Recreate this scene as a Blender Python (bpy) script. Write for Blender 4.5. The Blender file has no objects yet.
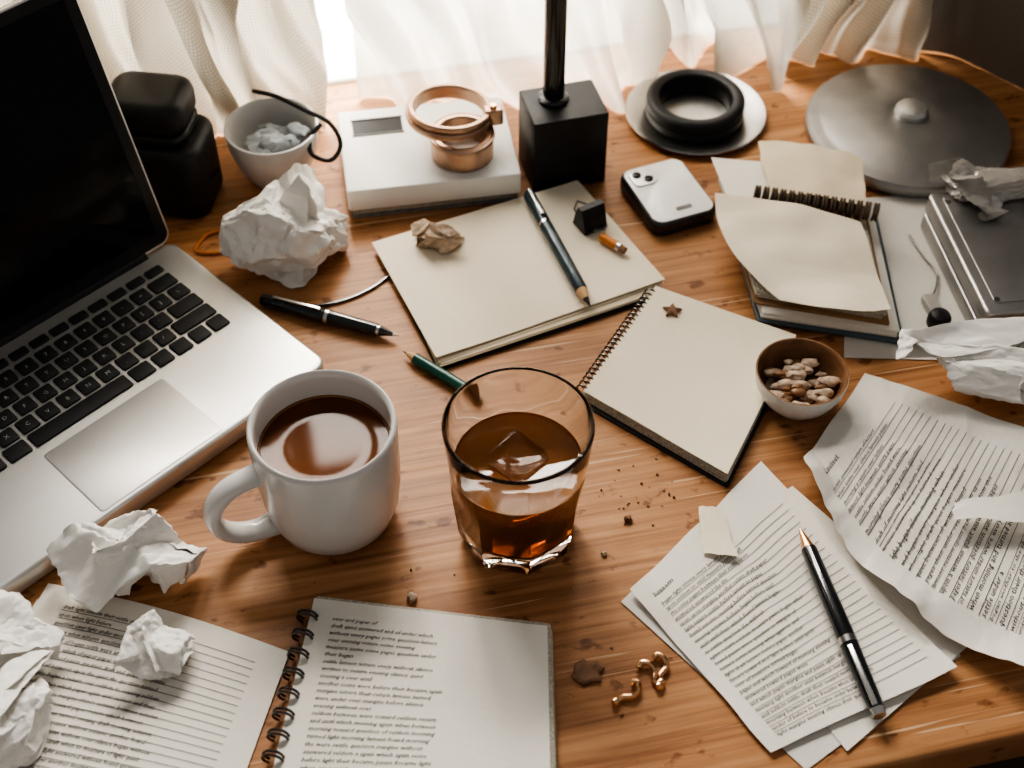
import bpy, bmesh, math, random
from mathutils import Vector, Matrix, noise
ZD=750.0   # desk top height, mm
S_=0.001
R=math.radians
# ------------------------------------------------------------------ materials
def newmat(name):
    m=bpy.data.materials.new(name); m.use_nodes=True
    nt=m.node_tree; b=nt.nodes['Principled BSDF']
    return m,nt,b
def setp(b,**k):
    for n,v in k.items():
        n=n.replace('_',' ')
        if n in b.inputs: b.inputs[n].default_value=v
def mat(name,col,rough=.5,metal=0.,var=.12,scale=60,bump=0.,bscale=200,coat=0.,spec=.5,trans=0.,ior=1.45,col2=None,detail=4):
    m,nt,b=newmat(name)
    tc=nt.nodes.new('ShaderNodeTexCoord')
    no=nt.nodes.new('ShaderNodeTexNoise'); no.inputs['Scale'].default_value=scale; no.inputs['Detail'].default_value=detail
    nt.links.new(tc.outputs['Object'],no.inputs['Vector'])
    cr=nt.nodes.new('ShaderNodeValToRGB')
    c2=col2 if col2 else tuple(c*(1-var) for c in col)
    cr.color_ramp.elements[0].position=.35; cr.color_ramp.elements[1].position=.65
    cr.color_ramp.elements[0].color=(*c2,1); cr.color_ramp.elements[1].color=(*col,1)
    nt.links.new(no.outputs['Fac'],cr.inputs[0]); nt.links.new(cr.outputs[0],b.inputs['Base Color'])
    setp(b,Roughness=rough,Metallic=metal,Coat_Weight=coat,Transmission_Weight=trans,IOR=ior,Specular_IOR_Level=spec)
    if bump>0:
        n2=nt.nodes.new('ShaderNodeTexNoise'); n2.inputs['Scale'].default_value=bscale; n2.inputs['Detail'].default_value=5
        nt.links.new(tc.outputs['Object'],n2.inputs['Vector'])
        bp=nt.nodes.new('ShaderNodeBump'); bp.inputs['Strength'].default_value=bump; bp.inputs['Distance'].default_value=.002
        nt.links.new(n2.outputs['Fac'],bp.inputs['Height']); nt.links.new(bp.outputs[0],b.inputs['Normal'])
    return m
def wood_mat():
    m,nt,b=newmat('desk_wood'); N=nt.nodes.new; L=nt.links.new
    tc=N('ShaderNodeTexCoord')
    def nz(sc,scale,detail,dist=0,rot=-10):
        mp=N('ShaderNodeMapping'); mp.inputs['Scale'].default_value=sc; mp.inputs['Rotation'].default_value=(0,0,R(rot)); L(tc.outputs['Object'],mp.inputs['Vector'])
        n=N('ShaderNodeTexNoise'); n.inputs['Scale'].default_value=scale; n.inputs['Detail'].default_value=detail; n.inputs['Distortion'].default_value=dist
        L(mp.outputs[0],n.inputs['Vector']); return n
    n1=nz((.8,7,1),4.2,7,.7); n2=nz((2.5,70,3),4,7,.3); n3=nz((1,1.6,1),6,3); n4=nz((1.2,24,1),5,5,.5)
    def math_(op,a,bb):
        x=N('ShaderNodeMath'); x.operation=op
        for i,q in enumerate((a,bb)):
            if isinstance(q,float): x.inputs[i].default_value=q
            else: L(q,x.inputs[i])
        return x.outputs[0]
    s=math_('ADD',math_('MULTIPLY',n1.outputs['Fac'],.30),math_('MULTIPLY',n4.outputs['Fac'],.22))
    s=math_('ADD',s,math_('MULTIPLY',n2.outputs['Fac'],.28))
    s=math_('ADD',s,math_('MULTIPLY',n3.outputs['Fac'],.20))
    cr=N('ShaderNodeValToRGB'); e=cr.color_ramp.elements
    e[0].position=.37; e[0].color=(.23,.093,.036,1)
    e[1].position=.63; e[1].color=(.62,.34,.170,1)
    x=e.new(.50); x.color=(.45,.22,.098,1)
    L(s,cr.inputs[0])
    v=nz((1,1.4,1),55,3,0); r2=N('ShaderNodeValToRGB'); r2.color_ramp.elements[0].position=.62; r2.color_ramp.elements[1].position=.69
    L(v.outputs['Fac'],r2.inputs[0]); mx=N('ShaderNodeMixRGB'); mx.blend_type='MULTIPLY'; mx.inputs[2].default_value=(.5,.42,.36,1)
    L(r2.outputs[0],mx.inputs[0]); L(cr.outputs[0],mx.inputs[1])
    st=nz((1,1.3,1),13,5,.8); r4=N('ShaderNodeValToRGB'); r4.color_ramp.elements[0].position=.55; r4.color_ramp.elements[1].position=.72; r4.color_ramp.elements[1].color=(.55,.55,.55,1)
    L(st.outputs['Fac'],r4.inputs[0]); mx4=N('ShaderNodeMixRGB'); mx4.blend_type='MULTIPLY'; mx4.inputs[2].default_value=(.6,.52,.45,1)
    L(r4.outputs[0],mx4.inputs[0]); L(mx.outputs[0],mx4.inputs[1])
    sc1=nz((3,160,1),2.2,2,.2,28); r3=N('ShaderNodeValToRGB'); r3.color_ramp.elements[0].position=.66; r3.color_ramp.elements[1].position=.70
    L(sc1.outputs['Fac'],r3.inputs[0]); mx2=N('ShaderNodeMixRGB'); mx2.blend_type='MIX'; mx2.inputs[2].default_value=(.66,.44,.27,1)
    L(r3.outputs[0],mx2.inputs[0]); L(mx4.outputs[0],mx2.inputs[1]); L(mx2.outputs[0],b.inputs['Base Color'])
    rr=N('ShaderNodeMapRange'); rr.inputs[3].default_value=.36; rr.inputs[4].default_value=.58; L(n1.outputs['Fac'],rr.inputs[0]); L(rr.outputs[0],b.inputs['Roughness'])
    setp(b,Specular_IOR_Level=.4)
    bp=N('ShaderNodeBump'); bp.inputs['Strength'].default_value=.22; bp.inputs['Distance'].default_value=.001
    L(n2.outputs['Fac'],bp.inputs['Height']); L(bp.outputs[0],b.inputs['Normal'])
    return m
def cloth_mat(name,col,trl,transp,weave=1400):
    m=bpy.data.materials.new(name); m.use_nodes=True; nt=m.node_tree; nt.nodes.clear(); N=nt.nodes.new; L=nt.links.new
    o=N('ShaderNodeOutputMaterial'); d=N('ShaderNodeBsdfDiffuse'); t=N('ShaderNodeBsdfTranslucent'); tp=N('ShaderNodeBsdfTransparent')
    m1=N('ShaderNodeMixShader'); m1.inputs[0].default_value=trl; m2=N('ShaderNodeMixShader'); m2.inputs[0].default_value=transp
    tc=N('ShaderNodeTexCoord')
    w1=N('ShaderNodeTexWave'); w1.bands_direction='Y'; w1.inputs['Scale'].default_value=weave/4; w1.inputs['Distortion'].default_value=.4
    w2=N('ShaderNodeTexWave'); w2.bands_direction='X'; w2.inputs['Scale'].default_value=weave/4; w2.inputs['Distortion'].default_value=.4
    for w in (w1,w2): L(tc.outputs['UV'],w.inputs['Vector'])
    mu=N('ShaderNodeMath'); mu.operation='MULTIPLY'; L(w1.outputs['Fac'],mu.inputs[0]); L(w2.outputs['Fac'],mu.inputs[1])
    cr=N('ShaderNodeValToRGB'); cr.color_ramp.elements[0].color=(*[c*.66 for c in col],1); cr.color_ramp.elements[1].color=(*col,1); cr.color_ramp.elements[1].position=.6
    L(mu.outputs[0],cr.inputs[0]); L(cr.outputs[0],d.inputs[0]); L(cr.outputs[0],t.inputs[0])
    bp=N('ShaderNodeBump'); bp.inputs['Strength'].default_value=.4; bp.inputs['Distance'].default_value=.001
    L(mu.outputs[0],bp.inputs['Height']); L(bp.outputs[0],d.inputs['Normal'])
    L(d.outputs[0],m1.inputs[1]); L(t.outputs[0],m1.inputs[2]); L(m1.outputs[0],m2.inputs[1]); L(tp.outputs[0],m2.inputs[2]); L(m2.outputs[0],o.inputs[0])
    return m
def glass_mat(name,col=(1,1,1),rough=0,ior=1.5,density=0,vcol=None,trans=1.0):
    m=bpy.data.materials.new(name); m.use_nodes=True; nt=m.node_tree; nt.nodes.clear(); N=nt.nodes.new
    o=N('ShaderNodeOutputMaterial'); g=N('ShaderNodeBsdfPrincipled')
    setp(g,Base_Color=(*col,1),Roughness=rough,IOR=ior,Transmission_Weight=trans)
    nt.links.new(g.outputs[0],o.inputs[0])
    if density:
        v=N('ShaderNodeVolumeAbsorption'); v.inputs[0].default_value=(*vcol,1); v.inputs[1].default_value=density
        nt.links.new(v.outputs[0],o.inputs['Volume'])
    return m
M={}
M['wood']=wood_mat()
M['alu']=mat('aluminium',(.64,.63,.61),.38,.75,.05,30,.02,1500)
M['alu_dark']=mat('brushed_steel',(.44,.435,.43),.36,.8,.2,25,.03,800)
M['steel']=mat('steel',(.62,.61,.59),.25,1,.1,40)
M['wire']=mat('spiral_wire',(.16,.155,.15),.3,.9,.2,60)
M['wireb']=mat('spiral_wire_bronze',(.22,.17,.13),.4,.6,.3,60)
M['black']=mat('black_plastic',(.018,.018,.02),.42,0,.3,60,.05,900)
M['key']=mat('key_black',(.02,.02,.022),.5,0,.2,60)
M['legend']=mat('key_legend',(.5,.5,.5),.6)
M['screen']=mat('screen_glass',(.006,.006,.007),.12,0,.2,20,coat=.1,spec=.25)
M['white']=mat('white_cardboard',(.82,.80,.76),.55,0,.05,30,.05,300)
M['slot']=mat('dark_slot',(.02,.02,.02),.6)
M['grey']=mat('grey_board',(.26,.25,.24),.7,0,.3,200)
M['copper']=mat('copper',(.56,.38,.28),.36,1,.25,40,.05,200)
M['rosegold']=mat('rose_gold',(.80,.50,.30),.22,1,.1,40)
M['ceramic']=mat('glazed_ceramic',(.72,.70,.675),.16,0,.04,20,coat=.4)
M['ceramic2']=mat('stoneware',(.66,.645,.62),.3,0,.1,60,.03,300)
M['rimbrown']=mat('brown_glaze',(.30,.16,.085),.3,0,.3,100)
M['coffee']=mat('coffee',(.15,.058,.023),.06,0,.12,30,spec=.10,col2=(.115,.042,.016))
M['foam']=mat('coffee_edge',(.28,.13,.055),.3,0,.2,300)
M['paper']=mat('white_paper',(.83,.79,.715),.8,0,.05,15,.12,160)
M['paperg']=mat('grey_white_paper',(.74,.71,.65),.8,0,.08,12,.15,120)
M['crum']=mat('crumpled_paper',(.87,.845,.80),.75,0,.03,20,.10,250)
M['cream']=mat('cream_paper',(.78,.67,.50),.8,0,.07,10,.12,120)
M['cream2']=mat('cream_paper_pale',(.86,.77,.62),.8,0,.07,10,.12,120)
M['kraft']=mat('kraft_board',(.38,.23,.12),.75,0,.2,40,.1,200)
M['bluecov']=mat('blue_grey_cover',(.12,.16,.19),.5,0,.2,40)
M['darkcov']=mat('dark_cover',(.035,.033,.03),.5,0,.2,40)
M['pages']=mat('page_edges',(.62,.57,.47),.85,0,.35,600)
M['ink']=mat('ink',(.045,.042,.04),.7)
M['rule']=mat('rule_ink',(.10,.10,.10),.7)
M['pen']=mat('pen_barrel',(.02,.022,.026),.18,.0,.2,60,coat=.6)
M['penblue']=mat('pen_blue_barrel',(.025,.05,.065),.3,.2,.2,60,coat=.3)
M['green']=mat('green_lacquer',(.012,.10,.075),.3,0,.2,60,coat=.3)
M['pencilwood']=mat('bare_wood',(.62,.40,.22),.6)
M['lead']=mat('graphite',(.04,.04,.04),.4)
M['orange']=mat('orange_rubber',(.62,.22,.045),.5)
M['nut']=mat('walnut',(.66,.50,.37),.6,0,.5,180,.5,250)
M['debris']=mat('torn_brown_card',(.30,.17,.10),.8,0,.4,150,.3,200)
M['beige']=mat('beige_wrapper',(.66,.50,.36),.55,0,.5,120,.3,250)
M['cloud']=mat('blue_grey_wad',(.48,.52,.54),.6,0,.5,90,.4,200)
M['film']=mat('wrapper_film',(.62,.59,.54),.3,0,.2,60,.1,200,trans=.3)
M['phoneface']=mat('phone_face',(.82,.81,.79),.18,0,.08,40,coat=.5)
M['phoneside']=mat('phone_side',(.10,.10,.105),.3,.7,.2,40)
M['wall']=mat('wall_paint',(.20,.18,.165),.85,0,.08,6,.1,80)
M['floor']=mat('floor_boards',(.12,.08,.05),.6,0,.4,8)
M['trim']=mat('window_trim',(.80,.80,.78),.45,0,.03,10)
M['cur']=cloth_mat('linen_curtain',(.68,.625,.53),.38,.0,460)
M['sheer']=cloth_mat('sheer_curtain',(.82,.785,.71),.53,.12,620)
M['drape']=cloth_mat('dark_drape',(.24,.21,.185),.10,.0,460)
M['glass']=glass_mat('clear_glass',(.99,1,.99),ior=1.48)
M['reflection_block']=glass_mat('reflection_block',(.99,.97,.94),ior=1.25,rough=.04)
M['liquor']=glass_mat('amber_coffee',(.46,.20,.075),0,1.34,32,(.68,.34,.11),trans=.58)
# ------------------------------------------------------------------ mesh builder
def rr(w,d,r,seg=5):
    out=[]; r=max(min(r,w/2-.001,d/2-.001),.001)
    for sx,sy,a0 in ((1,1,0),(-1,1,90),(-1,-1,180),(1,-1,270)):
        for i in range(seg+1):
            a=R(a0+90*i/seg); out.append((sx*(w/2-r)+r*math.cos(a),sy*(d/2-r)+r*math.sin(a)))
    return out
def axisM(p0,p1):
    p0=Vector(p0);p1=Vector(p1); q=(p1-p0).to_track_quat('Z','Y')
    return Matrix.Translation(p0)@q.to_matrix().to_4x4()
def TR(x=0,y=0,z=0,rz=0,rx=0,ry=0):
    return Matrix.Translation((x,y,z))@Matrix.Rotation(R(rz),4,'Z')@Matrix.Rotation(R(ry),4,'Y')@Matrix.Rotation(R(rx),4,'X')
class MB:
    def __init__(s): s.V=[];s.F=[];s.MI=[];s.SM=[];s.mats=[];s.UV={}
    def mi(s,k):
        if k not in s.mats: s.mats.append(k)
        return s.mats.index(k)
    def add(s,vs,fs,m,smooth=True,X=None):
        o=len(s.V); i=s.mi(m)
        for v in vs:
            v=Vector(v)
            if X is not None: v=X@v
            s.V.append(v)
        for f in fs: s.F.append([a+o for a in f]); s.MI.append(i); s.SM.append(smooth)
    def loops(s,LL,m,X=None,cap0=True,cap1=True,smooth=True):
        n=len(LL[0]); vs=[p for l in LL for p in l]; fs=[]
        for k in range(len(LL)-1):
            for j in range(n): fs.append([k*n+j,k*n+(j+1)%n,(k+1)*n+(j+1)%n,(k+1)*n+j])
        if cap0: fs.append(list(range(n))[::-1])
        if cap1: fs.append([(len(LL)-1)*n+j for j in range(n)])
        s.add(vs,fs,m,smooth,X)
    def rbox(s,cx,cy,w,d,z0,z1,m,r=2,b=1,X=None,seg=5):
        b=min(b,(z1-z0)/2*.98); LL=[]
        for k in range(4):
            a=R(90*k/3); ins=b*(1-math.sin(a)); LL.append((ins,z0+b*(1-math.cos(a))))
        for k in range(4):
            a=R(90*k/3); ins=b*(1-math.cos(a)); LL.append((ins,z1-b+b*math.sin(a)))
        L=[[(cx+x,cy+y,z) for x,y in rr(w-2*i,d-2*i,r-i*.6,seg)] for i,z in LL]
        s.loops(L,m,X)
    def quad(s,c,z0,z1,m,b=.3):
        cx=sum(p[0] for p in c)/4; cy=sum(p[1] for p in c)/4
        def ins(i): 
            o=[]
            for p in c:
                dx,dy=p[0]-cx,p[1]-cy; l=math.hypot(dx,dy); k=(l-i*1.4)/l; o.append((cx+dx*k,cy+dy*k))
            return o
        def rnd(o):
            out=[]
            for i in range(4):
                p=Vector(o[i]); a=Vector(o[i-1]); q=Vector(o[(i+1)%4])
                r=1.2
                pa=p+(a-p).normalized()*r; pb=p+(q-p).normalized()*r; mid=(pa+pb+p*1.2)/3.2
                out+= [tuple(pa),tuple(mid),tuple(pb)]
            return out
        L=[[(x,y,z) for x,y in rnd(ins(i))] for i,z in ((b,z0),(0,z0+b),(0,z1-b),(b,z1))]
        s.loops(L,m)
    def layers(s,c,z0,z1,n,m,jit=.7,seed=0,top=None):
        rnd=random.Random(seed); h=(z1-z0)/n
        for i in range(n):
            cc=[(p[0]+rnd.uniform(-jit,jit),p[1]+rnd.uniform(-jit,jit)) for p in c]
            s.quad(cc,z0+i*h,z0+(i+1)*h+.02,(top if (top and i==n-1) else m),min(.25,h*.3))
    def lathe(s,prof,m,c=(0,0),seg=64,X=None,rf=None,smooth=True):
        vs=[];idx=[]
        for r,z in prof:
            if r<.01: idx.append([len(vs)]); vs.append((c[0],c[1],z))
            else:
                st=len(vs)
                for j in range(seg):
                    a=2*math.pi*j/seg; q=r*(rf(a,z) if rf else 1)
                    vs.append((c[0]+q*math.cos(a),c[1]+q*math.sin(a),z))
                idx.append(list(range(st,st+seg)))
        fs=[]
        for A,B in zip(idx[:-1],idx[1:]):
            if len(A)==1 and len(B)==1: continue
            for j in range(seg):
                k=(j+1)%seg
                if len(A)==1: fs.append([A[0],B[k],B[j]])
                elif len(B)==1: fs.append([A[j],A[k],B[0]])
                else: fs.append([A[j],A[k],B[k],B[j]])
        s.add(vs,fs,m,smooth,X)
    def tube(s,pts,r,m,seg=8,closed=False,X=None,flat=1.0,up=(0,0,1)):
        P=[Vector(p) for p in pts]; n=len(P); rs=r if isinstance(r,(list,tuple)) else [r]*n; LL=[]
        u=None
        for i in range(n):
            if closed: t=(P[(i+1)%n]-P[i-1])
            else: t=P[min(i+1,n-1)]-P[max(i-1,0)]
            t.normalize()
            if u is None:
                u=Vector(up)
                if abs(u.dot(t))>.95: u=Vector((1,0,0))
            u=(u-t*u.dot(t)).normalized(); w=t.cross(u)
            LL.append([P[i]+rs[i]*(math.cos(2*math.pi*j/seg)*w+flat*math.sin(2*math.pi*j/seg)*u) for j in range(seg)])
        if closed: LL.append(LL[0])
        s.loops(LL,m,X,not closed,not closed)
    def sheet(s,S,nx,ny,m):
        vs=[S(i/nx,j/ny) for j in range(ny+1) for i in range(nx+1)]
        fs=[[j*(nx+1)+i,j*(nx+1)+i+1,(j+1)*(nx+1)+i+1,(j+1)*(nx+1)+i] for j in range(ny) for i in range(nx)]
        s.add(vs,fs,m,True)
    def text(s,body,size,mapper,m='ink',shear=.25,space=1.25):
        vs,fs=text_geo(body,size,shear,space)
        s.add([mapper(x,y) for x,y in vs],fs,m,False)
    def rules(s,ys,x0,x1,mapper,m='rule',t=.28):
        n=24
        for y in ys:
            vs=[];fs=[]
            for i in range(n+1):
                x=x0+(x1-x0)*i/n; vs+=[mapper(x,y-t/2),mapper(x,y+t/2)]
            for i in range(n): fs.append([2*i,2*i+2,2*i+3,2*i+1])
            s.add(vs,fs,m,False)
    def build(s,name,loc=None,rot=0,parent=None,uvgrid=None,sharp=38,recalc=True):
        if loc is None:
            xs=[v.x for v in s.V];ys=[v.y for v in s.V];zs=[v.z for v in s.V]
            c=Vector(((min(xs)+max(xs))/2,(min(ys)+max(ys))/2,min(zs)))
            V=[v-c for v in s.V]; loc=c
        else: V=s.V; loc=Vector(loc)
        me=bpy.data.meshes.new(name); me.from_pydata([v*S_ for v in V],[],s.F)
        for k in s.mats: me.materials.append(M[k])
        me.polygons.foreach_set('material_index',s.MI); me.polygons.foreach_set('use_smooth',s.SM)
        bm=bmesh.new(); bm.from_mesh(me)
        if recalc: bmesh.ops.recalc_face_normals(bm,faces=bm.faces)
        for e in bm.edges:
            if len(e.link_faces)==2 and e.calc_face_angle(0)>R(sharp): e.smooth=False
        bm.to_mesh(me); bm.free()
        if uvgrid:
            uv=me.uv_layers.new(name='UVMap')
            for li,l in enumerate(me.loops): uv.data[li].uv=uvgrid[l.vertex_index]
        ob=bpy.data.objects.new(name,me); bpy.context.collection.objects.link(ob)
        ob.location=(loc.x*S_,loc.y*S_,(loc.z+ZD)*S_); ob.rotation_euler=(0,0,R(rot))
        return ob
_tc={}
def text_geo(body,size,shear=0,space=1.25):
    key=(body,size,shear,space)
    if key in _tc: return _tc[key]
    cu=bpy.data.curves.new('tmp_text','FONT'); cu.body=body; cu.size=size; cu.shear=shear; cu.space_line=space; cu.resolution_u=1
    ob=bpy.data.objects.new('tmp_text',cu); bpy.context.collection.objects.link(ob)
    dg=bpy.context.evaluated_depsgraph_get(); me=bpy.data.meshes.new_from_object(ob.evaluated_get(dg))
    vs=[(v.co.x,v.co.y) for v in me.vertices]; fs=[list(p.vertices) for p in me.polygons]
    bpy.data.objects.remove(ob); bpy.data.curves.remove(cu); bpy.data.meshes.remove(me)
    _tc[key]=(vs,fs); return vs,fs
WORDS="the lament of which autumn letters were seldom answered and upon their return some quiet measure found between margins before another evening began to settle over pages written without pause until morning when every draft became a question turned again toward silence under paper light".split()
def para(nch,nl,seed,short=True):
    rn=random.Random(seed); out=[]
    for i in range(nl):
        lim=nch if not (short and rn.random()<.14) else int(nch*rn.uniform(.4,.8))
        l=''
        while True:
            w=rn.choice(WORDS)
            if len(l)+len(w)+1>lim: break
            l+=(' ' if l else '')+w
        out.append(l)
    return "\n".join(out)
def quadS(TL,TRc,BR,BL,z=lambda u,v,x,y:0,bulge=None):
    def S(u,v):
        x=(TL[0]*(1-u)+TRc[0]*u)*(1-v)+(BL[0]*(1-u)+BR[0]*u)*v
        y=(TL[1]*(1-u)+TRc[1]*u)*(1-v)+(BL[1]*(1-u)+BR[1]*u)*v
        if bulge: dx,dy=bulge(u,v); x+=dx; y+=dy
        return Vector((x,y,z(u,v,x,y)))
    return S
def nz(x,y,s,seed=0): return noise.noise(Vector((x/s,y/s,seed*7.3)))
def ridge(p):
    d,_=noise.voronoi(p); return d[1]-d[0]
def pagemap(S,W,H,mx,my,dz=.35):
    def f(tx,ty):
        p=S((tx+mx)/W,(my-ty)/H); return Vector((p.x,p.y,p.z+dz))
    return f
# ------------------------------------------------------------------ crumpled paper
# a wad: spherical skin buckled by mirroring caps inward through many planes, plus a loosely folded sheet whose corners stick out
def crumple(name,c,size,seed,m='crum',sub=6,z0=0,rot=0,dents=34,n=110,loose=True,soft=.025):
    rn=random.Random(seed); off=Vector((seed*3.17,seed*1.31,seed*5.7))
    def rv():
        while True:
            v=Vector((rn.uniform(-1,1),rn.uniform(-1,1),rn.uniform(-1,1)))
            if .1<v.length<1: return v.normalized()
    planes=[]
    for k in range(dents):
        zz=1-2*(k+.5)/dents; a=k*2.39996+rn.uniform(-.5,.5); q=math.sqrt(1-zz*zz)
        planes.append(((Vector((q*math.cos(a),q*math.sin(a),zz))+rv()*.35).normalized(),rn.uniform(.62,.93),rn.uniform(1.15,1.95)))
    rn.shuffle(planes)
    for k in range(14): planes.append((rv(),rn.uniform(.45,.75),rn.uniform(1.2,1.9)))
    bm=bmesh.new(); bmesh.ops.create_icosphere(bm,subdivisions=sub,radius=1)
    V=[]
    for v in bm.verts:
        p=v.co.copy()
        p=p*(1.02+.22*(.4-ridge(p*1.2+off))+.12*noise.noise(p*1.5+off))
        p+=.12*noise.noise_vector(p*1.8+off)
        for nn,d,f in planes:
            t=p.dot(nn)-d
            if t>-.15: p=p-nn*(f*.5*(t+math.sqrt(t*t+soft*soft)))
        u=p.normalized()
        p+=u*(.09*(.3-ridge(p*3.2+off))+.05*(ridge(p*6.5+off*.5)-.25)+.02*(.25-ridge(p*13+off)))
        V.append(p)
    fs=[[l.index for l in f.verts] for f in bm.faces]; bm.free()
    zmin=min(p.z for p in V); cut=zmin*.68
    mb=MB(); 
    def fin(p): 
        z=p.z-cut
        z=z if z>.04 else .04*math.exp(min(0,(z-.04)*2))*.9
        return Vector((p.x*size[0],p.y*size[1],max(z,0)*size[2]))
    mb.add([fin(p) for p in V],fs,m,True)
    if loose:
        P2=[]; pl=[]
        for k in range(4): pl.append((rv(),rn.uniform(.15,.5)))
        K=16
        for k in range(K):
            zz=1-2*(k+.5)/K; a=k*2.39996+rn.uniform(-.4,.4); q=math.sqrt(1-zz*zz)
            pl.append((Vector((q*math.cos(a),q*math.sin(a),zz)),rn.uniform(.82,1.12)))
        tilt=Matrix.Rotation(rn.uniform(0,3),3,'Z')@Matrix.Rotation(rn.uniform(.2,.9),3,'X')
        sh=Vector((rn.uniform(-.3,.3),rn.uniform(-.3,.3),rn.uniform(.0,.4)))
        for j in range(n+1):
            for i in range(n+1):
                p=tilt@Vector(((i/n-.5)*2.7,(j/n-.5)*2.4,0))+sh
                p+=.10*noise.noise_vector(p*1.7+off)
                for nn,d in pl:
                    t=p.dot(nn)-d
                    if t>-.15: p=p-nn*(t+math.sqrt(t*t+soft*soft))
                q=.05*(ridge(p*4+off)-.3)
                p+=Vector((q,q*.6,q))+.02*noise.noise_vector(p*6+off)
                P2.append(p)
        f2=[[j*(n+1)+i,j*(n+1)+i+1,(j+1)*(n+1)+i+1,(j+1)*(n+1)+i] for j in range(n) for i in range(n)]
        mb.add([fin(p) for p in P2],f2,m,True)
    return mb.build(name,(c[0],c[1],z0),rot,sharp=26)
# ================================================================== DESK + ROOM
DR=12.6
mb=MB(); YF,YB=-294.,337.; XL,XR=-640.,700.
mb.rbox((XL+XR)/2,(YF+YB)/2,XR-XL,YB-YF,-28,0,'wood',r=14,b=3.5)
mb.rbox((XL+XR)/2,(YF+YB)/2,XR-XL-80,YB-YF-80,-95,-28.0,'wood',r=3,b=2)
for x in (XL+60,XR-60):
    for y in (YF+60,YB-60): mb.rbox(x,y,48,48,-ZD,-28.2,'wood',r=4,b=2)
mb.build('desk',(0,0,0),DR)
def rbuild(mb,name): return mb.build(name,(0,0,0),DR)
mb=MB(); mb.add([(-2500,-2500,-ZD),(2500,-2500,-ZD),(2500,1200,-ZD),(-2500,1200,-ZD)],[[0,1,2,3]],'floor',False); mb.build('floor',(0,0,0),0)
def wbox(mb,x0,x1,y0,y1,z0,z1,m,b=1): mb.rbox((x0+x1)/2,(y0+y1)/2,x1-x0,y1-y0,z0,z1,m,r=.5,b=b,seg=1)
mb=MB()
WY0,WY1=470,600; OX0,OX1=-620,330; OZ0,OZ1=-14,1250
wbox(mb,-2000,OX0,WY0,WY1,-ZD,1750,'wall'); wbox(mb,OX1,2000,WY0,WY1,-ZD,1750,'wall')
wbox(mb,OX0,OX1,WY0,WY1,-ZD,OZ0-16,'wall'); wbox(mb,OX0,OX1,WY0,WY1,OZ1,1750,'wall')
rbuild(mb,'wall_back')
mb=MB(); wbox(mb,-700,420,YB+1,WY1-2,OZ0-14,2,'trim',3); rbuild(mb,'trim_1')
mb=MB()
fy0,fy1=WY0+60,WY0+100
for (a,b_,c,d) in ((OX0,OX0+40,2,OZ1),(OX1-40,OX1,2,OZ1),(OX0+40,OX1-40,2,42),(OX0+40,OX1-40,OZ1-40,OZ1),((OX0+OX1)/2-18,(OX0+OX1)/2+18,42,OZ1-40),(OX0+40,(OX0+OX1)/2-18,600,625),((OX0+OX1)/2+18,OX1-40,600,625)):
    wbox(mb,a,b_,fy0,fy1,c,d,'trim',2)
rbuild(mb,'window_1')
# ------------------------------------------------------------------ curtains
def crom(pts,n):
    out=[]; P=[Vector(p) for p in pts]; P=[P[0]*2-P[1]]+P+[P[-1]*2-P[-2]]
    for i in range(1,len(P)-2):
        for k in range(n):
            t=k/n; a,b,c,d=P[i-1],P[i],P[i+1],P[i+2]
            out.append(.5*((2*b)+(-a+c)*t+(2*a-5*b+4*c-d)*t*t+(-a+3*b-3*c+d)*t**3))
    out.append(P[-2]); return out
def curtain(name,path,m,H=415,lam=26,amp=9,seed=0,tilt=0,leanA=16):
    c=crom(path,48); n=len(c); s=[0]
    for i in range(1,n): s.append(s[-1]+(c[i]-c[i-1]).length)
    nz_=56; vs=[];uv=[]
    for j in range(nz_+1):
        z=H*(j/nz_)**1.6; row=[]
        for i in range(n):
            t=(c[min(i+1,n-1)]-c[max(i-1,0)]).normalized(); nn=Vector((-t.y,t.x))
            sw=s[i]+tilt*z*.35+14*noise.noise(Vector((s[i]/60,z/90,seed+20)))
            ph=sw/lam*2*math.pi+4.2*noise.noise(Vector((sw/80,seed,z/240)))
            k=.45+1.5*abs(noise.noise(Vector((sw/60,seed+4,z/130))))*1.6
            w=math.sin(ph); w=math.copysign(abs(w)**.7,w)
            d=amp*k*w+amp*.25*math.sin(2*ph+1)+amp*.5*noise.noise(Vector((sw/22,z/50,seed)))
            lean=leanA*math.exp(-z/22)*noise.noise(Vector((s[i]/45,seed+8,0)))
            p=c[i]+nn*(d*(1+.3*math.exp(-z/40))+lean)
            row.append(p)
        cum=[0]
        for i in range(1,n): cum.append(cum[-1]+(row[i]-row[i-1]).length)
        for i in range(n):
            vs.append((row[i].x,row[i].y,z+1.0)); uv.append(((cum[i]-cum[-1]*.5)*.001,z*.001))
    fs=[[j*n+i,j*n+i+1,(j+1)*n+i+1,(j+1)*n+i] for j in range(nz_) for i in range(n-1)]
    mb=MB(); mb.add(vs,fs,m,True); return mb.build(name,(0,0,0),0,uvgrid=uv,sharp=80)
curtain('curtain',[(-520,130),(-420,182),(-330,236),(-262,250),(-218,240),(-196,264),(-165,278),(-138,276)],'cur',lam=36,amp=11,seed=1,tilt=.8)
curtain('curtain',[(-118,288),(-60,289),(0,289),(50,287),(88,297),(112,344),(160,352),(195,328),(215,314)],'sheer',lam=50,amp=13,seed=2,tilt=1.2)
curtain('curtain',[(208,332),(240,350),(280,350),(322,358)],'cur',lam=38,amp=9,seed=3,tilt=-1.5)
curtain('curtain',[(316,358),(345,350),(375,330),(400,304),(450,283),(520,268),(620,258)],'drape',lam=120,amp=2.5,seed=4,leanA=0)
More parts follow.
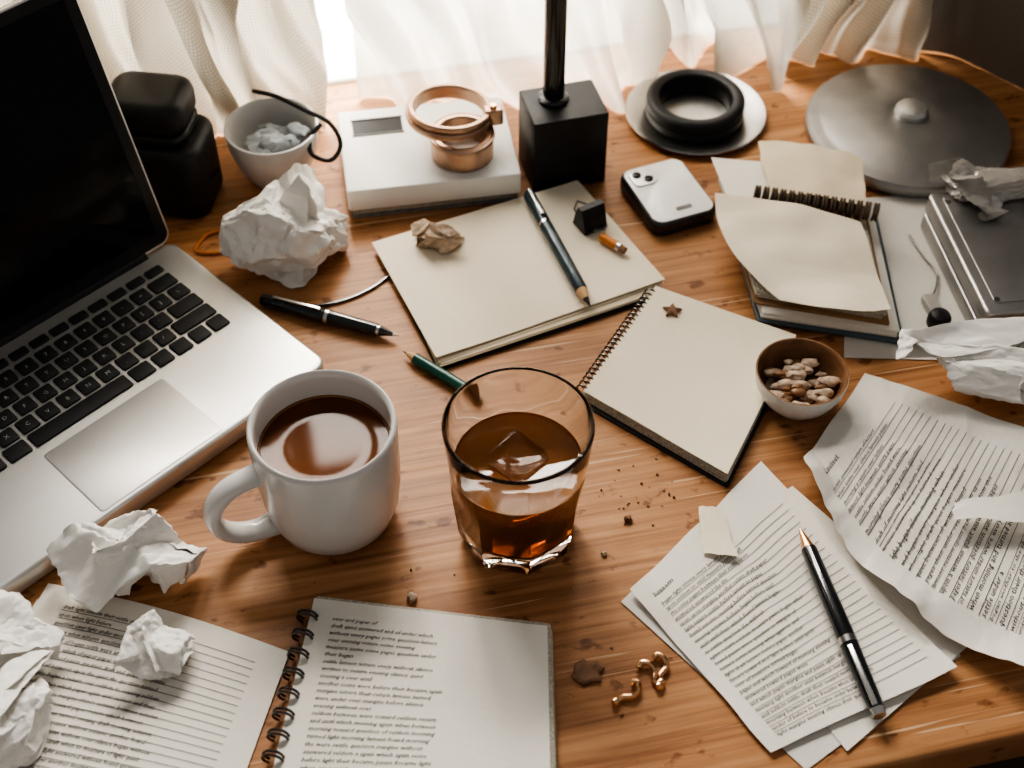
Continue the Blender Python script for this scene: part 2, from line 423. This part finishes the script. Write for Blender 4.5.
mb=MB(); mb.tube([(-560,112,428),(-330,224,428),(0,322,428),(330,366,428),(640,350,428)],5,'steel',10); mb.build('curtain_rod')
# ================================================================== LAPTOP
LW,LD=246.,163.; LX=TR(-114,4,0,45.9)
mb=MB()
mb.rbox(-LW/2,LD/2,LW,LD,2,16,'alu',r=9,b=2.2,X=LX,seg=8)
for fx in (-20,-LW+20):
    for fy in (15,LD-15): mb.lathe([(0,0),(6,0),(6,2.2),(0,2.2)],'black',(fx,fy),16,X=LX)
kx0,kx1=-225.,-21.; rows=[(142.5,7.2),(131.0,11.6),(117.4,11.6),(103.8,11.6),(90.2,11.6),(76.6,11.6)]
def krow(widths,yc,h,letters=None):
    tot=sum(widths); g=2.4; un=(kx1-kx0+g)/tot; x=kx0
    for i,w in enumerate(widths):
        ww=un*w-g; mb.rbox(x+ww/2,yc,ww,h,16.0,17.3,'key',r=1.3,b=.5,X=LX,seg=2)
        if letters and i<len(letters) and letters[i]!=' ':
            vs,fs=text_geo(letters[i],4.2,0,1); X0=x+ww/2-1.4; Y0=yc-1.6
            mb.add([(X0+a,Y0+b,17.36) for a,b in vs],fs,'legend',False,LX)
        x+=un*w
krow([1]*14,rows[0][0]+1.5,rows[0][1])
krow([1]*13+[1.4],rows[1][0],rows[1][1],"`1234567890-=")
krow([1.4]+[1]*13,rows[2][0],rows[2][1]," QWERTYUIOP[]\\")
krow([1.7]+[1]*11+[1.7],rows[3][0],rows[3][1]," ASDFGHJKL;'")
krow([2.2]+[1]*10+[2.2],rows[4][0],rows[4][1]," ZXCVBNM,./")
krow([1,1,1,1.2,5,1.2,1,1,1,1],rows[5][0],rows[5][1])
mb.rbox(-123,33.5,86,60,15.9,16.15,'alu_dark',r=2.5,b=.1,X=LX)
mb.rbox(-123,33.5,85,59,16.0,16.3,'alu',r=2,b=.1,X=LX)
mb.tube([(-LW+22,LD-1.5,15.5),(-22,LD-1.5,15.5)],4.2,'black',16,X=LX)
SX=LX@TR(0,LD-1,16)@Matrix.Rotation(R(-15),4,'X')
def up(x0,x1,z0,z1,y0,y1,m,r,b):
    X=SX@Matrix.Rotation(R(90),4,'X'); mb.rbox((x0+x1)/2,(z0+z1)/2,x1-x0,z1-z0,y0,y1,m,r=r,b=b,X=X,seg=6)
up(-LW,0,1,186,-3,2.6,'alu',8,1.4)
up(-LW+1.6,-1.6,3,184.4,2.5,3.0,'black',7,.2)
up(-LW+9,-9,12,177,2.9,3.15,'screen',1,.1)
mb.build('laptop',None,0)
# ================================================================== MUG
mb=MB(); mc=(-102.5,-100.5)
out=[(0,1.5),(24,1.5),(25,0),(29,0),(32,2.5),(35.5,8),(38.2,18),(39.8,32),(40.4,50),(40.6,76),(40.2,79.2),(39,80),(37.6,79),(37.0,75),(36.4,50),(35.6,30),(33,14),(27,7),(0,6)]
mb.lathe(out,'ceramic',(0,0),96)
mb.lathe([(0,61),(20,61),(34.2,61.0),(36.2,61.5),(36.6,60.5),(36.3,59.6),(0,59)],'coffee',(0,0),96)
mb.tube([(35.9*math.cos(a),35.9*math.sin(a),61.4) for a in [2*math.pi*k/80 for k in range(80)]],.8,'foam',6,closed=True)
hx=[(34,0,57)]+[(38+30*math.cos(R(90-180*t/22))**.8,0,33+23.5*math.sin(R(90-180*t/22))) for t in range(23) if math.cos(R(90-180*t/22))>0.02]+[(34,0,11)]
mb.tube(hx,[8.4]+[7.0]*(len(hx)-2)+[8.4],'ceramic',16,X=Matrix.Rotation(R(205),4,'Z'),flat=.74,up=(0,0,1))
mb.build('coffee_mug',(mc[0],mc[1],0),0,sharp=60)
# ================================================================== GLASS
mb=MB(); gs=96
def sm(a,b,x): t=min(1,max(0,(x-a)/(b-a))); return t*t*(3-2*t)
def octo(a,z):
    k=8; aa=(a%(2*math.pi/k))-math.pi/k; o=math.cos(math.pi/k)/math.cos(aa)*1.035
    w=sm(36,66,z); return o*(1-w)+w
prof=[(0,1.5),(22,1.5),(27,0),(31,1),(32.6,4)]
for z in range(8,64,4): prof.append((32.8+ (z-4)*.085,z))
prof+=[(38.2,68),(39.0,78),(40.0,89),(40.4,94),(40.0,95.0),(39.2,95.4),(38.2,94.8),(37.6,92),(36.4,80),(35.2,66),(33.8,50),(32.0,32),(30.0,19),(26,14),(14,12.2),(0,12)]
no=[i for i,p in enumerate(prof) if p[1]==95.4][0]
vs=[];idx=[]
for i,(r,z) in enumerate(prof):
    if r<.01: idx.append([len(vs)]); vs.append((0,0,z)); continue
    st=len(vs)
    for j in range(gs):
        a=2*math.pi*j/gs; q=r*(octo(a,z) if (i<no) else 1); vs.append((q*math.cos(a),q*math.sin(a),z))
    idx.append(list(range(st,st+gs)))
fs=[]
for A,B in zip(idx[:-1],idx[1:]):
    for j in range(gs):
        k=(j+1)%gs
        if len(A)==1: fs.append([A[0],B[k],B[j]])
        elif len(B)==1: fs.append([A[j],A[k],B[0]])
        else: fs.append([A[j],A[k],B[k],B[j]])
mb.add(vs,fs,'glass',True)
mb.lathe([(0,12.05),(14.1,12.25),(26.1,14.05),(30.2,19),(32.2,32),(34.0,50),(35.0,62),(35.15,63.4),(34.4,62.2),(32.8,61.5),(0,61.5)],'liquor',(0,0),gs)
mb.rbox(0,0,27,27,-12,12,'reflection_block',r=5,b=4,X=TR(0,4,54.5,38,8,-6))  # clear block added in the drink, imitates the faceted reflection of the glass bottom
mb.build('drinking_glass',(3.3,-113,0),11,sharp=25)
# ================================================================== BOWLS
mb=MB()
mb.lathe([(0,1.5),(12,1.5),(13,0),(15,0),(17,3),(23,10),(27,19),(28.4,27),(28.0,28.4)],'ceramic2',(0,0),64)
mb.lathe([(28.0,28.4),(27.0,28.4),(26.2,27)],'rimbrown',(0,0),64)
mb.lathe([(26.2,27),(25,19),(20,9),(12,5),(0,4.5)],'rimbrown',(0,0),64)
rn=random.Random(3)
def lump(mb,c,r,m,seed,sub=2,sq=(1,1,1)):
    bm=bmesh.new(); bmesh.ops.create_icosphere(bm,subdivisions=sub,radius=1)
    V=[]
    for v in bm.verts:
        k=1+.45*noise.noise(v.co*1.6+Vector((seed*2.3,seed,0)))+.25*(ridge(v.co*2+Vector((seed,0,0)))-.3)
        V.append(Vector((c[0]+v.co.x*k*r*sq[0],c[1]+v.co.y*k*r*sq[1],c[2]+v.co.z*k*r*sq[2])))
    mb.add(V,[[l.index for l in f.verts] for f in bm.faces],m,True); bm.free()
for k in range(60):
    a=rn.uniform(0,6.28); q=20*math.sqrt(rn.random()); lump(mb,(q*math.cos(a),q*math.sin(a),15+rn.uniform(-2,6)-q*.08),rn.uniform(2.4,5.0),'nut' if k%5 else 'rimbrown',k,2,(1.3,.8,.5))
mb.build('nut_bowl',(176,-15,0),0,sharp=50)
mb=MB()
mb.lathe([(0,1.5),(16,1.5),(17,0),(20,0),(22,3),(28,15),(32,30),(33.4,41),(33,42.6),(31.6,42.8),(30.6,41),(29.2,30),(25,14),(16,6),(0,5)],'ceramic2',(0,0),64)
for k in range(9):
    a=k*2.4; q=4+14*(k/9); lump(mb,(q*math.cos(a),q*math.sin(a),26+3*(k%3)),8,'cloud',k+40,3,(1.2,1,.7))
mb.build('ceramic_bowl',(-170,207,0),0,sharp=50)
mb=MB()
cab=crom([(-186,240,48),(-168,232,49),(-146,216,49),(-128,204,47),(-120,192,38),(-127,184,30),(-140,186,34),(-141,196,41),(-134,204,46)],8)
mb.tube(cab,1.7,'black',8); mb.build('eyeglasses_strap')
# ================================================================== BLACK SPEAKER
mb=MB()
mb.rbox(0,0,62,52,0,58,'black',r=13,b=6,seg=6)
mb.rbox(-5,3,54,44,58,66,'black',r=12,b=2,seg=6)
mb.rbox(-6,4,56,46,64,90,'black',r=12,b=8,seg=6)
mb.tube([(30.5*math.cos(0)+.5,-10+2*k,20+0*k) for k in range(0,11)],1.1,'phoneside',6)
mb.build('black_speaker',(-240,181,0),-8)
# ================================================================== WHITE BOX
mb=MB(); BX=TR(-61,209,0,9.3)
mb.rbox(0,0,119,88,0,2.2,'grey',r=2,b=.6,X=BX)
for k in range(4): mb.rbox(0,.5,116-.6*(k%2),86-.8*((k+1)%2),2.2+1.5*k,3.7+1.5*k,'pages',r=1.5,b=.4,X=BX)
mb.rbox(0,0,122,91,8.2,26,'white',r=2.5,b=1.2,X=BX)
mb.rbox(-33,24,36,16,25.9,26.3,'slot',r=1,b=.1,X=BX)
mb.rbox(-33,15.2,37.5,1.2,25.9,26.9,'grey',r=.4,b=.2,X=BX); mb.rbox(-33,32.8,37.5,1.2,25.9,26.9,'grey',r=.4,b=.2,X=BX)
mb.build('white_box')
mb=MB()
def band(mb,Ro,Ri,h,X,m='copper',a0=0,a1=360):
    b=1.2
    mb.lathe([(Ri,b),(Ri+b,0),(Ro-b,0),(Ro,b),(Ro,h-b),(Ro-b,h),(Ri+b,h),(Ri,h-b),(Ri,b)],m,(0,0),72,X)
band(mb,22,17,19,TR(-35,196,26.2))
band(mb,23.2,21.5,3,TR(-35,196,42))
band(mb,30,25,11,TR(-44,210,46,0,-4,3))
band(mb,31.2,29.5,3,TR(-44,210,50,0,-4,3))
mb.rbox(0,0,13,9,0,13,'copper',r=2,b=1.5,X=TR(-13,207,45,10))
mb.lathe([(0,0),(2.6,0),(2.6,3),(0,3.6)],'rosegold',(0,0),20,X=TR(-13,207,58))
mb.build('copper_bangle')
# ================================================================== LAMP
mb=MB(); X=TR(36,211,0,15)
mb.rbox(0,0,54,42,0,60,'black',r=1.5,b=1.2,X=X,seg=2)
mb.lathe([(0,60),(11,60),(11,62),(8.2,64),(7.6,64),(7.6,520),(0,520)],'pen',(0,0),32,X=TR(29,214,0))
mb.tube([(29,214,515),(29,260,530),(29,330,535)],6,'pen',12)
mb.lathe([(0,28),(14,28),(18,20),(46,0),(44,0),(16,17),(0,20)],'black',(0,0),40,X=TR(29,345,520))
mb.build('desk_lamp')
# ================================================================== SAUCER + RING
mb=MB()
mb.lathe([(0,0),(30,0),(44,1),(52.5,4),(53.2,5),(52.6,5.8),(46,4.6),(38,3),(30,2.4),(0,2.4)],'steel',(0,0),96)
mb.build('metal_saucer',(139,274,0))
mb=MB()
mb.lathe([(26,1),(27,0),(36,0),(37,1.5),(37,7),(35.8,8),(37,9),(37,14),(35,16),(31.5,16.6),(28,15.5),(26.6,13),(26,8),(26,1)],'black',(0,0),96)
mb.build('tape_roll',(138,274,2.5))
# ================================================================== METAL LID
mb=MB()
mb.lathe([(0,0),(70,0),(73.5,2),(75,5),(75,10),(73.5,12),(70,12.6),(66,12.8),(64,13.4),(40,18.5),(16,21),(14,20.4),(12,20.6)],'alu_dark',(0,0),128)
mb.lathe([(14,20.4),(12,20.4),(12,24),(10.5,26.5),(6,28),(0,28.4)],'alu',(0,0),64)
mb.build('metal_lid',(294,250,0),0,sharp=30)
# ================================================================== PHONE
mb=MB(); X=TR(110,173,0,22)
mb.rbox(0,0,50,64,0,12,'phoneside',r=9,b=3,X=X,seg=8)
mb.rbox(0,0,46,60,11.6,12.5,'phoneface',r=7.5,b=.4,X=X,seg=8)
mb.rbox(-11,18,18,17,12.3,13.4,'alu',r=5,b=.5,X=X)
for q in ((-14.5,21.5),(-8,15)): mb.lathe([(0,13.3),(3.2,13.3),(3.2,14.2),(2.4,14.5),(0,14.3)],'screen',(0,0),24,X=X@TR(q[0],q[1],0))
mb.rbox(2,-21,12,4,12.4,12.7,'grey',r=1.5,b=.1,X=X)
mb.build('smartphone')
# ================================================================== SKETCHBOOK
FQ=[(-96,125),(47,191),(102,88),(-48,16)]
mb=MB()
mb.quad([(-88,116),(46,180),(103,78),(-47,10)],0,1.6,'darkcov')
mb.layers([(-84,112),(44,178),(101,80),(-46,12)],1.6,4.3,4,'cream',1.0,5)
S=quadS(*FQ,z=lambda u,v,x,y:5.9+1.8*max(0,1-u*3)*max(0,v-.2)+.6*nz(x,y,60,2)+.5*u)
mb.sheet(S,40,40,'cream2')
S2=quadS((-94,124),(46,189),(101,86),(-46,14),z=lambda u,v,x,y:4.9+.4*nz(x,y,60,2)); mb.sheet(S2,20,20,'cream')
mb.build('sketchbook')
crumple('crumpled_wrapper',(-52,122),(24,14,16),21,'beige',5,z0=7,rot=15,n=60)
def pen(name,p0,p1,r,parts):
    mb=MB(); X=axisM(p0,p1)
    for prof,m in parts: mb.lathe([(q,z) for z,q in prof],m,(0,0),28,X)
    return mb,X
mb,X=pen('p',(51,56,12.4),(11,170,12.4),4.5,[([(0,0),(3,.8),(8,2.2)],'lead'),([(8,2.2),(16,4)],'pencilwood'),([(16,4),(18,4.5),(84,4.6),(84,0)],'penblue'),([(84,4.3),(87,4.3),(87,0)],'steel'),([(87,4.7),(117,4.3),(120,3.2),(120.6,0)],'penblue')])
mb.rbox(0,5.6,2.6,1.6,90,118,'steel',r=.5,b=.3,X=X)
mb.build('blue_pen')
mb=MB()
X=TR(54,142,7,30)
mb.loops([[(-9,-8,0),(9,-8,0),(9,8,0),(-9,8,0)],[(-9,-5.5,10),(9,-5.5,10),(9,5.5,10),(-9,5.5,10)],[(-9,-2.5,18),(9,-2.5,18),(9,2.5,18),(-9,2.5,18)]],'black',X,smooth=False)
for s in (-1,1):
    mb.tube([X@Vector((-4,s*7.5,3)),X@Vector((-5,s*13,7)),X@Vector((0,s*17,9)),X@Vector((5,s*13,7)),X@Vector((4,s*7.5,3))],.8,'wire',6)
mb.build('binder_clip')
mb,X=pen('p',(61,126,10.5),(76,112,10.5),3,[([(0,0),(0,3.2),(14,3.2),(14,0)],'orange'),([(14,3),(17,3),(17,0)],'steel'),([(17,2.8),(21,2.6),(21.6,0)],'debris')])
mb.build('pencil_stub')
mb,X=pen('p',(-72,37,5),(-166,71,5),4.6,[([(0,0),(2,.5),(5,1.1)],'steel'),([(5,1.3),(14,3.4)],'pen'),([(14,3.5),(16,3.6)],'steel'),([(16,4.2),(50,4.7),(50,0)],'pen'),([(50,4.9),(52.5,4.9)],'steel'),([(52.5,4.9),(96,4.5),(99,3.5),(100,0)],'pen')])
mb.rbox(0,5.6,2.4,1.4,56,90,'steel',r=.5,b=.3,X=X)
mb.build('fountain_pen')
mb,X=pen('p',(-70,25,4),(-22,-13,4),3.6,[([(0,0),(3,.8)],'lead'),([(3,.8),(11,3.4)],'pencilwood'),([(11,3.6),(11,3.7),(52,3.7)],'green'),([(52,3.8),(58,3.8)],'steel'),([(58,3.3),(61,3.2),(62,0)],'debris')])
mb.build('green_pencil')
# ================================================================== SPIRAL NOTEBOOK (centre right)
def spiral(mb,a,b,n,rad,zc,wire,m='wire',double=False):
    a=Vector((a[0],a[1],zc)); b=Vector((b[0],b[1],zc)); t=(b-a).normalized(); side=Vector(t.cross(Vector((0,0,1))))
    for k in range(n):
        c=a+(b-a)*((k+.5)/n)
        for dd in ((-1.1,1.1) if double else (0,)):
            pts=[]
            for i in range(19):
                an=R(-150+ i*300/18)
                pts.append(c+t*(dd+1.2*(i/18-.5))+side*(math.cos(an+math.pi/2)*rad)*1.0+Vector((0,0,1))*math.sin(an+math.pi/2)*rad)
            mb.tube(pts,wire,m,6)
mb=MB()
NQ=[(95,79),(182,34),(126,-80),(44,-14)]
mb.quad([(93,80),(184,33),(127,-83),(42,-17)],0,1.6,'darkcov')
mb.layers(NQ,1.6,8.4,8,'pages',.6,7)
S=quadS(*NQ,z=lambda u,v,x,y:9.15+.45*nz(x,y,50,4)+1.2*max(0,v-.85)*6*u); mb.sheet(S,30,30,'cream2')
spiral(mb,(93,77),(43,-12),24,4.2,5.5,.65,'wire')
mb.build('spiral_notebook')
mb=MB()
star=[((6.5 if k%2==0 else 3.4)*math.cos(R(k*36+10)),(6.5 if k%2==0 else 3.4)*math.sin(R(k*36+10))) for k in range(10)]
mb.loops([[(x,y,0) for x,y in star],[(x,y,1.6) for x,y in star],[(x*.5,y*.5,2.6) for x,y in star]],'debris',smooth=False)
mb.build('wooden_star',(104,55,9.4))
# ================================================================== BACK RIGHT: loose sheets + stack
S=quadS((238,176),(372,192),(335,18),(212,22),z=lambda u,v,x,y:.8+.5*nz(x,y,70,6))
mb=MB(); mb.sheet(S,30,30,'paperg'); mb.build('paper_sheet')
mb=MB()
mb.quad([(150,165),(256,158),(252,32),(160,52)],1.8,4,'bluecov')
mb.layers([(150,160),(252,156),(248,36),(163,54)],4,9,5,'paper',1.0,11)
mb.quad([(147,178),(247,172),(243,42),(158,62)],9,11,'kraft')
mb.layers([(147,182),(243,170),(240,46),(160,66)],11,17,6,'pages',1.4,12)
mb.quad([(150,170),(238,168),(238,50),(163,72)],17,19,'kraft')
S=quadS((142,200),(205,192),(206,150),(150,150),z=lambda u,v,x,y:19.6+.8*nz(x,y,30,2)); mb.sheet(S,20,20,'paper')
spiral(mb,(166,154),(250,134),15,5.6,25,1.0,'wireb',double=True)
mb.build('notebook_stack')
def zc(u,v,x,y):
    return 24+6*math.sin(u*2.6+.4)*(1-.3*v)+2.5*nz(x,y,26,9)-3*v*v+14*max(0,v-.6)*u+8*max(0,.25-v)*(1-u)
S=quadS((139,150),(236,126),(240,40),(172,52),z=zc,bulge=lambda u,v:(-12*math.sin(math.pi*v)*(1-u)+0, -9*math.sin(math.pi*u)*v))
mb=MB(); mb.sheet(S,40,40,'cream2'); mb.build('curled_page')
S=quadS((176,212),(247,190),(243,142),(178,158),z=lambda u,v,x,y:23+3.5*math.sin(u*3)+1.5*nz(x,y,20,3)+4*(1-v),bulge=lambda u,v:(2*nz(u*30,v*30,8,1),(1-v)*2.5*nz(u*40,v,6,2)))
mb=MB(); mb.sheet(S,30,30,'cream'); mb.build('torn_page')
mb=MB(); X=TR(330,95,0,7)
mb.rbox(0,0,78,118,1.4,14,'alu_dark',r=4,b=1.5,X=X)
mb.rbox(0,0,75,115,14,16,'slot',r=4,b=.3,X=X)
mb.rbox(0,0,78,118,16,30,'alu_dark',r=4,b=2,X=X)
mb.rbox(2,2,66,104,29.9,30.8,'alu_dark',r=3,b=.5,X=X)
for sx in (-34,34):
    for sy in (-54,54): mb.lathe([(0,30.8),(2,30.8),(2,31.2),(0,31.2)],'steel',(sx*.85,sy*.88),16,X=X)
mb.build('external_drive')
crumple('crumpled_film',(322,150),(48,24,16),31,'film',5,z0=31,rot=10,n=70)
mb=MB()
mb.lathe([(0,0),(6.5,0),(7.5,2),(7.5,8),(6,10.5),(3,11.5),(0,11.8)],'black',(0,0),32,X=TR(277,50,1.6))
mb.rbox(0,0,9,16,0,6,'film',r=2,b=1,X=TR(276,66,1.6,12))
mb.tube(crom([(277,74,4),(282,82,3.4),(286,98,3),(280,116,3),(275,136,3)],8),.7,'wire',8)
mb.build('usb_stick')
# ================================================================== RIGHT DOCUMENTS
def doc(name,quad,W,H,size,nch,nl,seed,m,zf,title=None,bulge=None,rules=True,mx=10,my=18,under=(),space=1.35,n=44):
    S=quadS(*quad,z=zf,bulge=bulge); mb=MB()
    for k,(q,zz,mm) in enumerate(under):
        mb.sheet(quadS(*q,z=lambda u,v,x,y,zz=zz,k=k:zz+.25*nz(x,y,60,k+20)),20,20,mm)
    mb.sheet(S,n,n,m); mp=pagemap(S,W,H,mx,my)
    if title: mb.text(title,size*1.5,pagemap(S,W,H,mx,my-size*2.2),'ink',0)
    mb.text(para(nch,nl,seed),size,mp,'ink',.3,space)
    if rules:
        vs,_=text_geo("x\nx",size,0,space); h=(max(v[1] for v in vs)-min(v[1] for v in vs)-size*.5)
        mb.rules([-(i*h)-size*.28 for i in range(nl)],0,W-2*mx,mp)
    return mb.build(name)
doc('printed_document',[(65,-156),(149,-64),(235,-206),(131,-253)],118,140,3.5,44,24,5,'paper',lambda u,v,x,y:2.6+.6*nz(x,y,50,11)+4.0*max(0,v-.8)*4*u+3*max(0,.15-u)*max(0,.3-v)*20,title='Iuaaem',mx=9,my=24,
    under=[([(60,-162),(138,-77),(240,-196),(148,-262)],.8,'paperg'),([(100,-132),(165,-82),(248,-188),(170,-252)],1.5,'paper')],bulge=lambda u,v:(1.2*nz(u*40,v*40,9,1),1.2*nz(u*40,v*40,9,2)))
doc('printed_document',[(171,-71),(221,3),(352,-62),(266,-214)],100,150,3.6,36,25,8,'paperg',lambda u,v,x,y:5.0+3.8*(.5-ridge(Vector((x/45,y/45,3))))+11*max(0,1-u*6)*(.6+.4*math.sin(v*14))+2*nz(x,y,26,12)+1,title='Lauteet',mx=14,my=26,
    bulge=lambda u,v:((1-u)*(-17*math.sin(math.pi*min(1,v*1.05))+3.5*noise.noise(Vector((v*14,0,1)))),(1-u)*(-15*math.sin(math.pi*v)+3.5*noise.noise(Vector((v*14,5,1))))),n=90)
S=quadS((108,-99),(122,-101),(126,-136),(107,-132),z=lambda u,v,x,y:4.2+1.0*math.sin(u*3)+2*v*u,bulge=lambda u,v:(1.5*nz(u*30,v*30,9,5),1.5*nz(u*30,v*30,9,6)))
mb=MB(); mb.sheet(S,14,18,'cream2'); mb.build('torn_paper_scrap')
S=quadS((252,-106),(305,-96),(300,-122),(248,-118),z=lambda u,v,x,y:15+3*math.sin(u*3)+2*v,bulge=lambda u,v:(1.5*nz(u*30,v*30,9,7),2.5*nz(u*30,v*30,9,8)))
mb=MB(); mb.sheet(S,18,12,'paperg'); mb.build('torn_paper_scrap')
mb,X=pen('p',(163,-117,9),(188,-237,9),5,[([(0,0),(1.5,.6),(3,1.0)],'steel'),([(3,1.1),(15,3.8),(16,4.1)],'rosegold'),([(16,4.3),(17,4.6),(75,5.1),(75,0)],'pen'),([(75,5.2),(79,5.2),(79,5.0)],'steel'),([(79,5.0),(112,4.6),(118,4.2)],'pen'),([(118,4.3),(122,3.6),(123,0)],'steel')])
mb.rbox(0,6.0,3,1.4,82,118,'steel',r=.8,b=.4,X=X@Matrix.Rotation(R(20),4,'Z'))
mb.build('ballpoint_pen')
crumple('crumpled_sheet',(298,-4),(70,32,30),41,'crum',6,z0=9,rot=-10)
# ================================================================== BOTTOM NOTEBOOK
BQ=[(-108,-164),(19,-182),(19,-290),(-122,-290)]
mb=MB()
mb.quad([(-108,-163),(22,-178),(24,-290),(-121,-292)],0,1.4,'kraft')
mb.layers([(-107,-163),(21,-180),(22,-289),(-120,-291)],1.4,6.8,7,'pages',1.0,17)
S=quadS(*BQ,z=lambda u,v,x,y:7.4+.35*nz(x,y,60,15)+1.4*max(0,u-.9)*6*(1-v)); mb.sheet(S,40,40,'paper')
mp=pagemap(S,127,118,12,12)
mb.text(para(44,26,31),3.3,mp,'ink',.35,1.25)
spiral(mb,(-110,-170),(-123,-288),10,5.4,7,.75,'wire',double=True)
mb.build('spiral_notebook')
# ================================================================== BOTTOM LEFT SHEETS
doc('printed_document',[(-258,-150),(-119,-194),(-145,-316),(-296,-290)],150,128,3.4,56,25,44,'paper',lambda u,v,x,y:1.2+.3*nz(x,y,60,21),mx=16,my=12,
    under=[([(-262,-160),(-121,-203),(-148,-320),(-300,-292)],.4,'paperg')],rules=True,bulge=lambda u,v:(0,4*math.sin(math.pi*u)*(1-v)))
# ================================================================== CRUMPLED BALLS
crumple('crumpled_paper_ball',(-152,113),(58,44,52),6,'crum',6,0,20)
crumple('crumpled_paper_ball',(-207,-143),(40,27,42),8,'crum',6,2.5,36)
crumple('crumpled_paper_ball',(-184,-197),(22,20,19),12,'crum',5,2.5,0,n=80)
crumple('crumpled_paper_ball',(-270,-190),(34,30,32),17,'crum',6,2.5,40)
crumple('crumpled_paper_ball',(-250,-243),(24,38,22),23,'crum',6,2.5,-20)
# ================================================================== SMALL THINGS
mb=MB(); mb.tube([(16*math.cos(a)+2*math.sin(3*a),11*math.sin(a),1.3) for a in [2*math.pi*k/40 for k in range(40)]],1.2,'orange',6,closed=True); mb.build('rubber_band',(-202,131,0),20)
mb=MB(); mb.tube(crom([(-158,76,1.2),(-140,68,1.2),(-115,72,1.2),(-95,84,1.2),(-82,98,1.2)],8),1.1,'wire',6); mb.build('cable')
def hook(mb,X):
    mb.tube([X@Vector(p) for p in crom([(-7,0,1.6),(-3,1.5,1.8),(2,0,2.4),(6,2,3.2),(7.5,6,3),(5,8,2.4)],6)],[1.7]*31,'rosegold',8)
    mb.lathe([(0,-2.3),(1.6,-1.6),(2.3,0),(1.6,1.6),(0,2.3)],'rosegold',(0,0),16,X=X@TR(-7.5,0,2.3))
mb=MB(); hook(mb,TR(61,-222,0,20)); mb.build('gold_hook')
mb=MB(); hook(mb,TR(76,-208,0,100)); hook(mb,TR(81,-206,0,70)); mb.build('gold_hook')
mb=MB()
ch=[(-8,-4),(-7,5),(-2,8),(1,5),(5,6),(9,2),(6,-1),(7,-6),(1,-6),(-2,-8)]
mb.loops([[(x,y,.2) for x,y in ch],[(x,y,1.6+.1*x) for x,y in ch],[(x*.8,y*.8,2.3+.1*x) for x,y in ch]],'debris',smooth=False); mb.build('torn_card_chip',(40,-206,0))
mb=MB(); rn=random.Random(9)
for k in range(70):
    if k<40: x,y=rn.gauss(72,22),rn.gauss(-92,16)
    else: x,y=rn.uniform(-60,60),rn.uniform(-250,-140)
    if math.hypot(x-3,y+105)<50: continue
    if y<-160 and x<24: continue
    if x>95 and y<-70: continue
    lump(mb,(x,y,.5),rn.uniform(.3,1.0),'debris' if k%3 else 'nut',k,1)
lump(mb,(-55,-160,1.5),3,'nut',3,2); lump(mb,(67,-106,1.2),2.6,'debris',5,2); lump(mb,(52,-130,1),1.8,'nut',6,2)
mb.build('crumbs')
# ================================================================== LIGHT / WORLD / CAMERA
w=bpy.data.worlds.new('world'); bpy.context.scene.world=w; w.use_nodes=True
bg=w.node_tree.nodes['Background']; bg.inputs[0].default_value=(1,.96,.92,1); bg.inputs[1].default_value=.26
def area(name,loc,tgt,sx,sy,e,col):
    l=bpy.data.lights.new(name,'AREA'); l.shape='RECTANGLE'; l.size=sx; l.size_y=sy; l.energy=e; l.color=col
    o=bpy.data.objects.new(name,l); bpy.context.collection.objects.link(o); o.location=loc
    o.rotation_euler=(Vector(tgt)-Vector(loc)).to_track_quat('-Z','Y').to_euler(); return o
area('window_daylight',(-.16,.70,.75+.68),(0,.06,.75),.66,.46,42,(1,.94,.86))
area('window_skylight',(-.16,.66,.75+.40),(-.07,.25,.75+.10),.9,.55,11,(1,.965,.92))
sc=bpy.context.scene
try: sc.view_settings.look='AgX - High Contrast'
except Exception: pass
cd=bpy.data.cameras.new('camera'); cam=bpy.data.objects.new('camera',cd); bpy.context.collection.objects.link(cam)
cam.location=(0,-.58883,.75+.65397); cam.rotation_euler=(R(42),0,0); cd.lens=49.22; cd.sensor_width=36
cd.clip_start=.02; cd.dof.use_dof=True; cd.dof.focus_distance=.80; cd.dof.aperture_fstop=7
bpy.context.scene.camera=cam
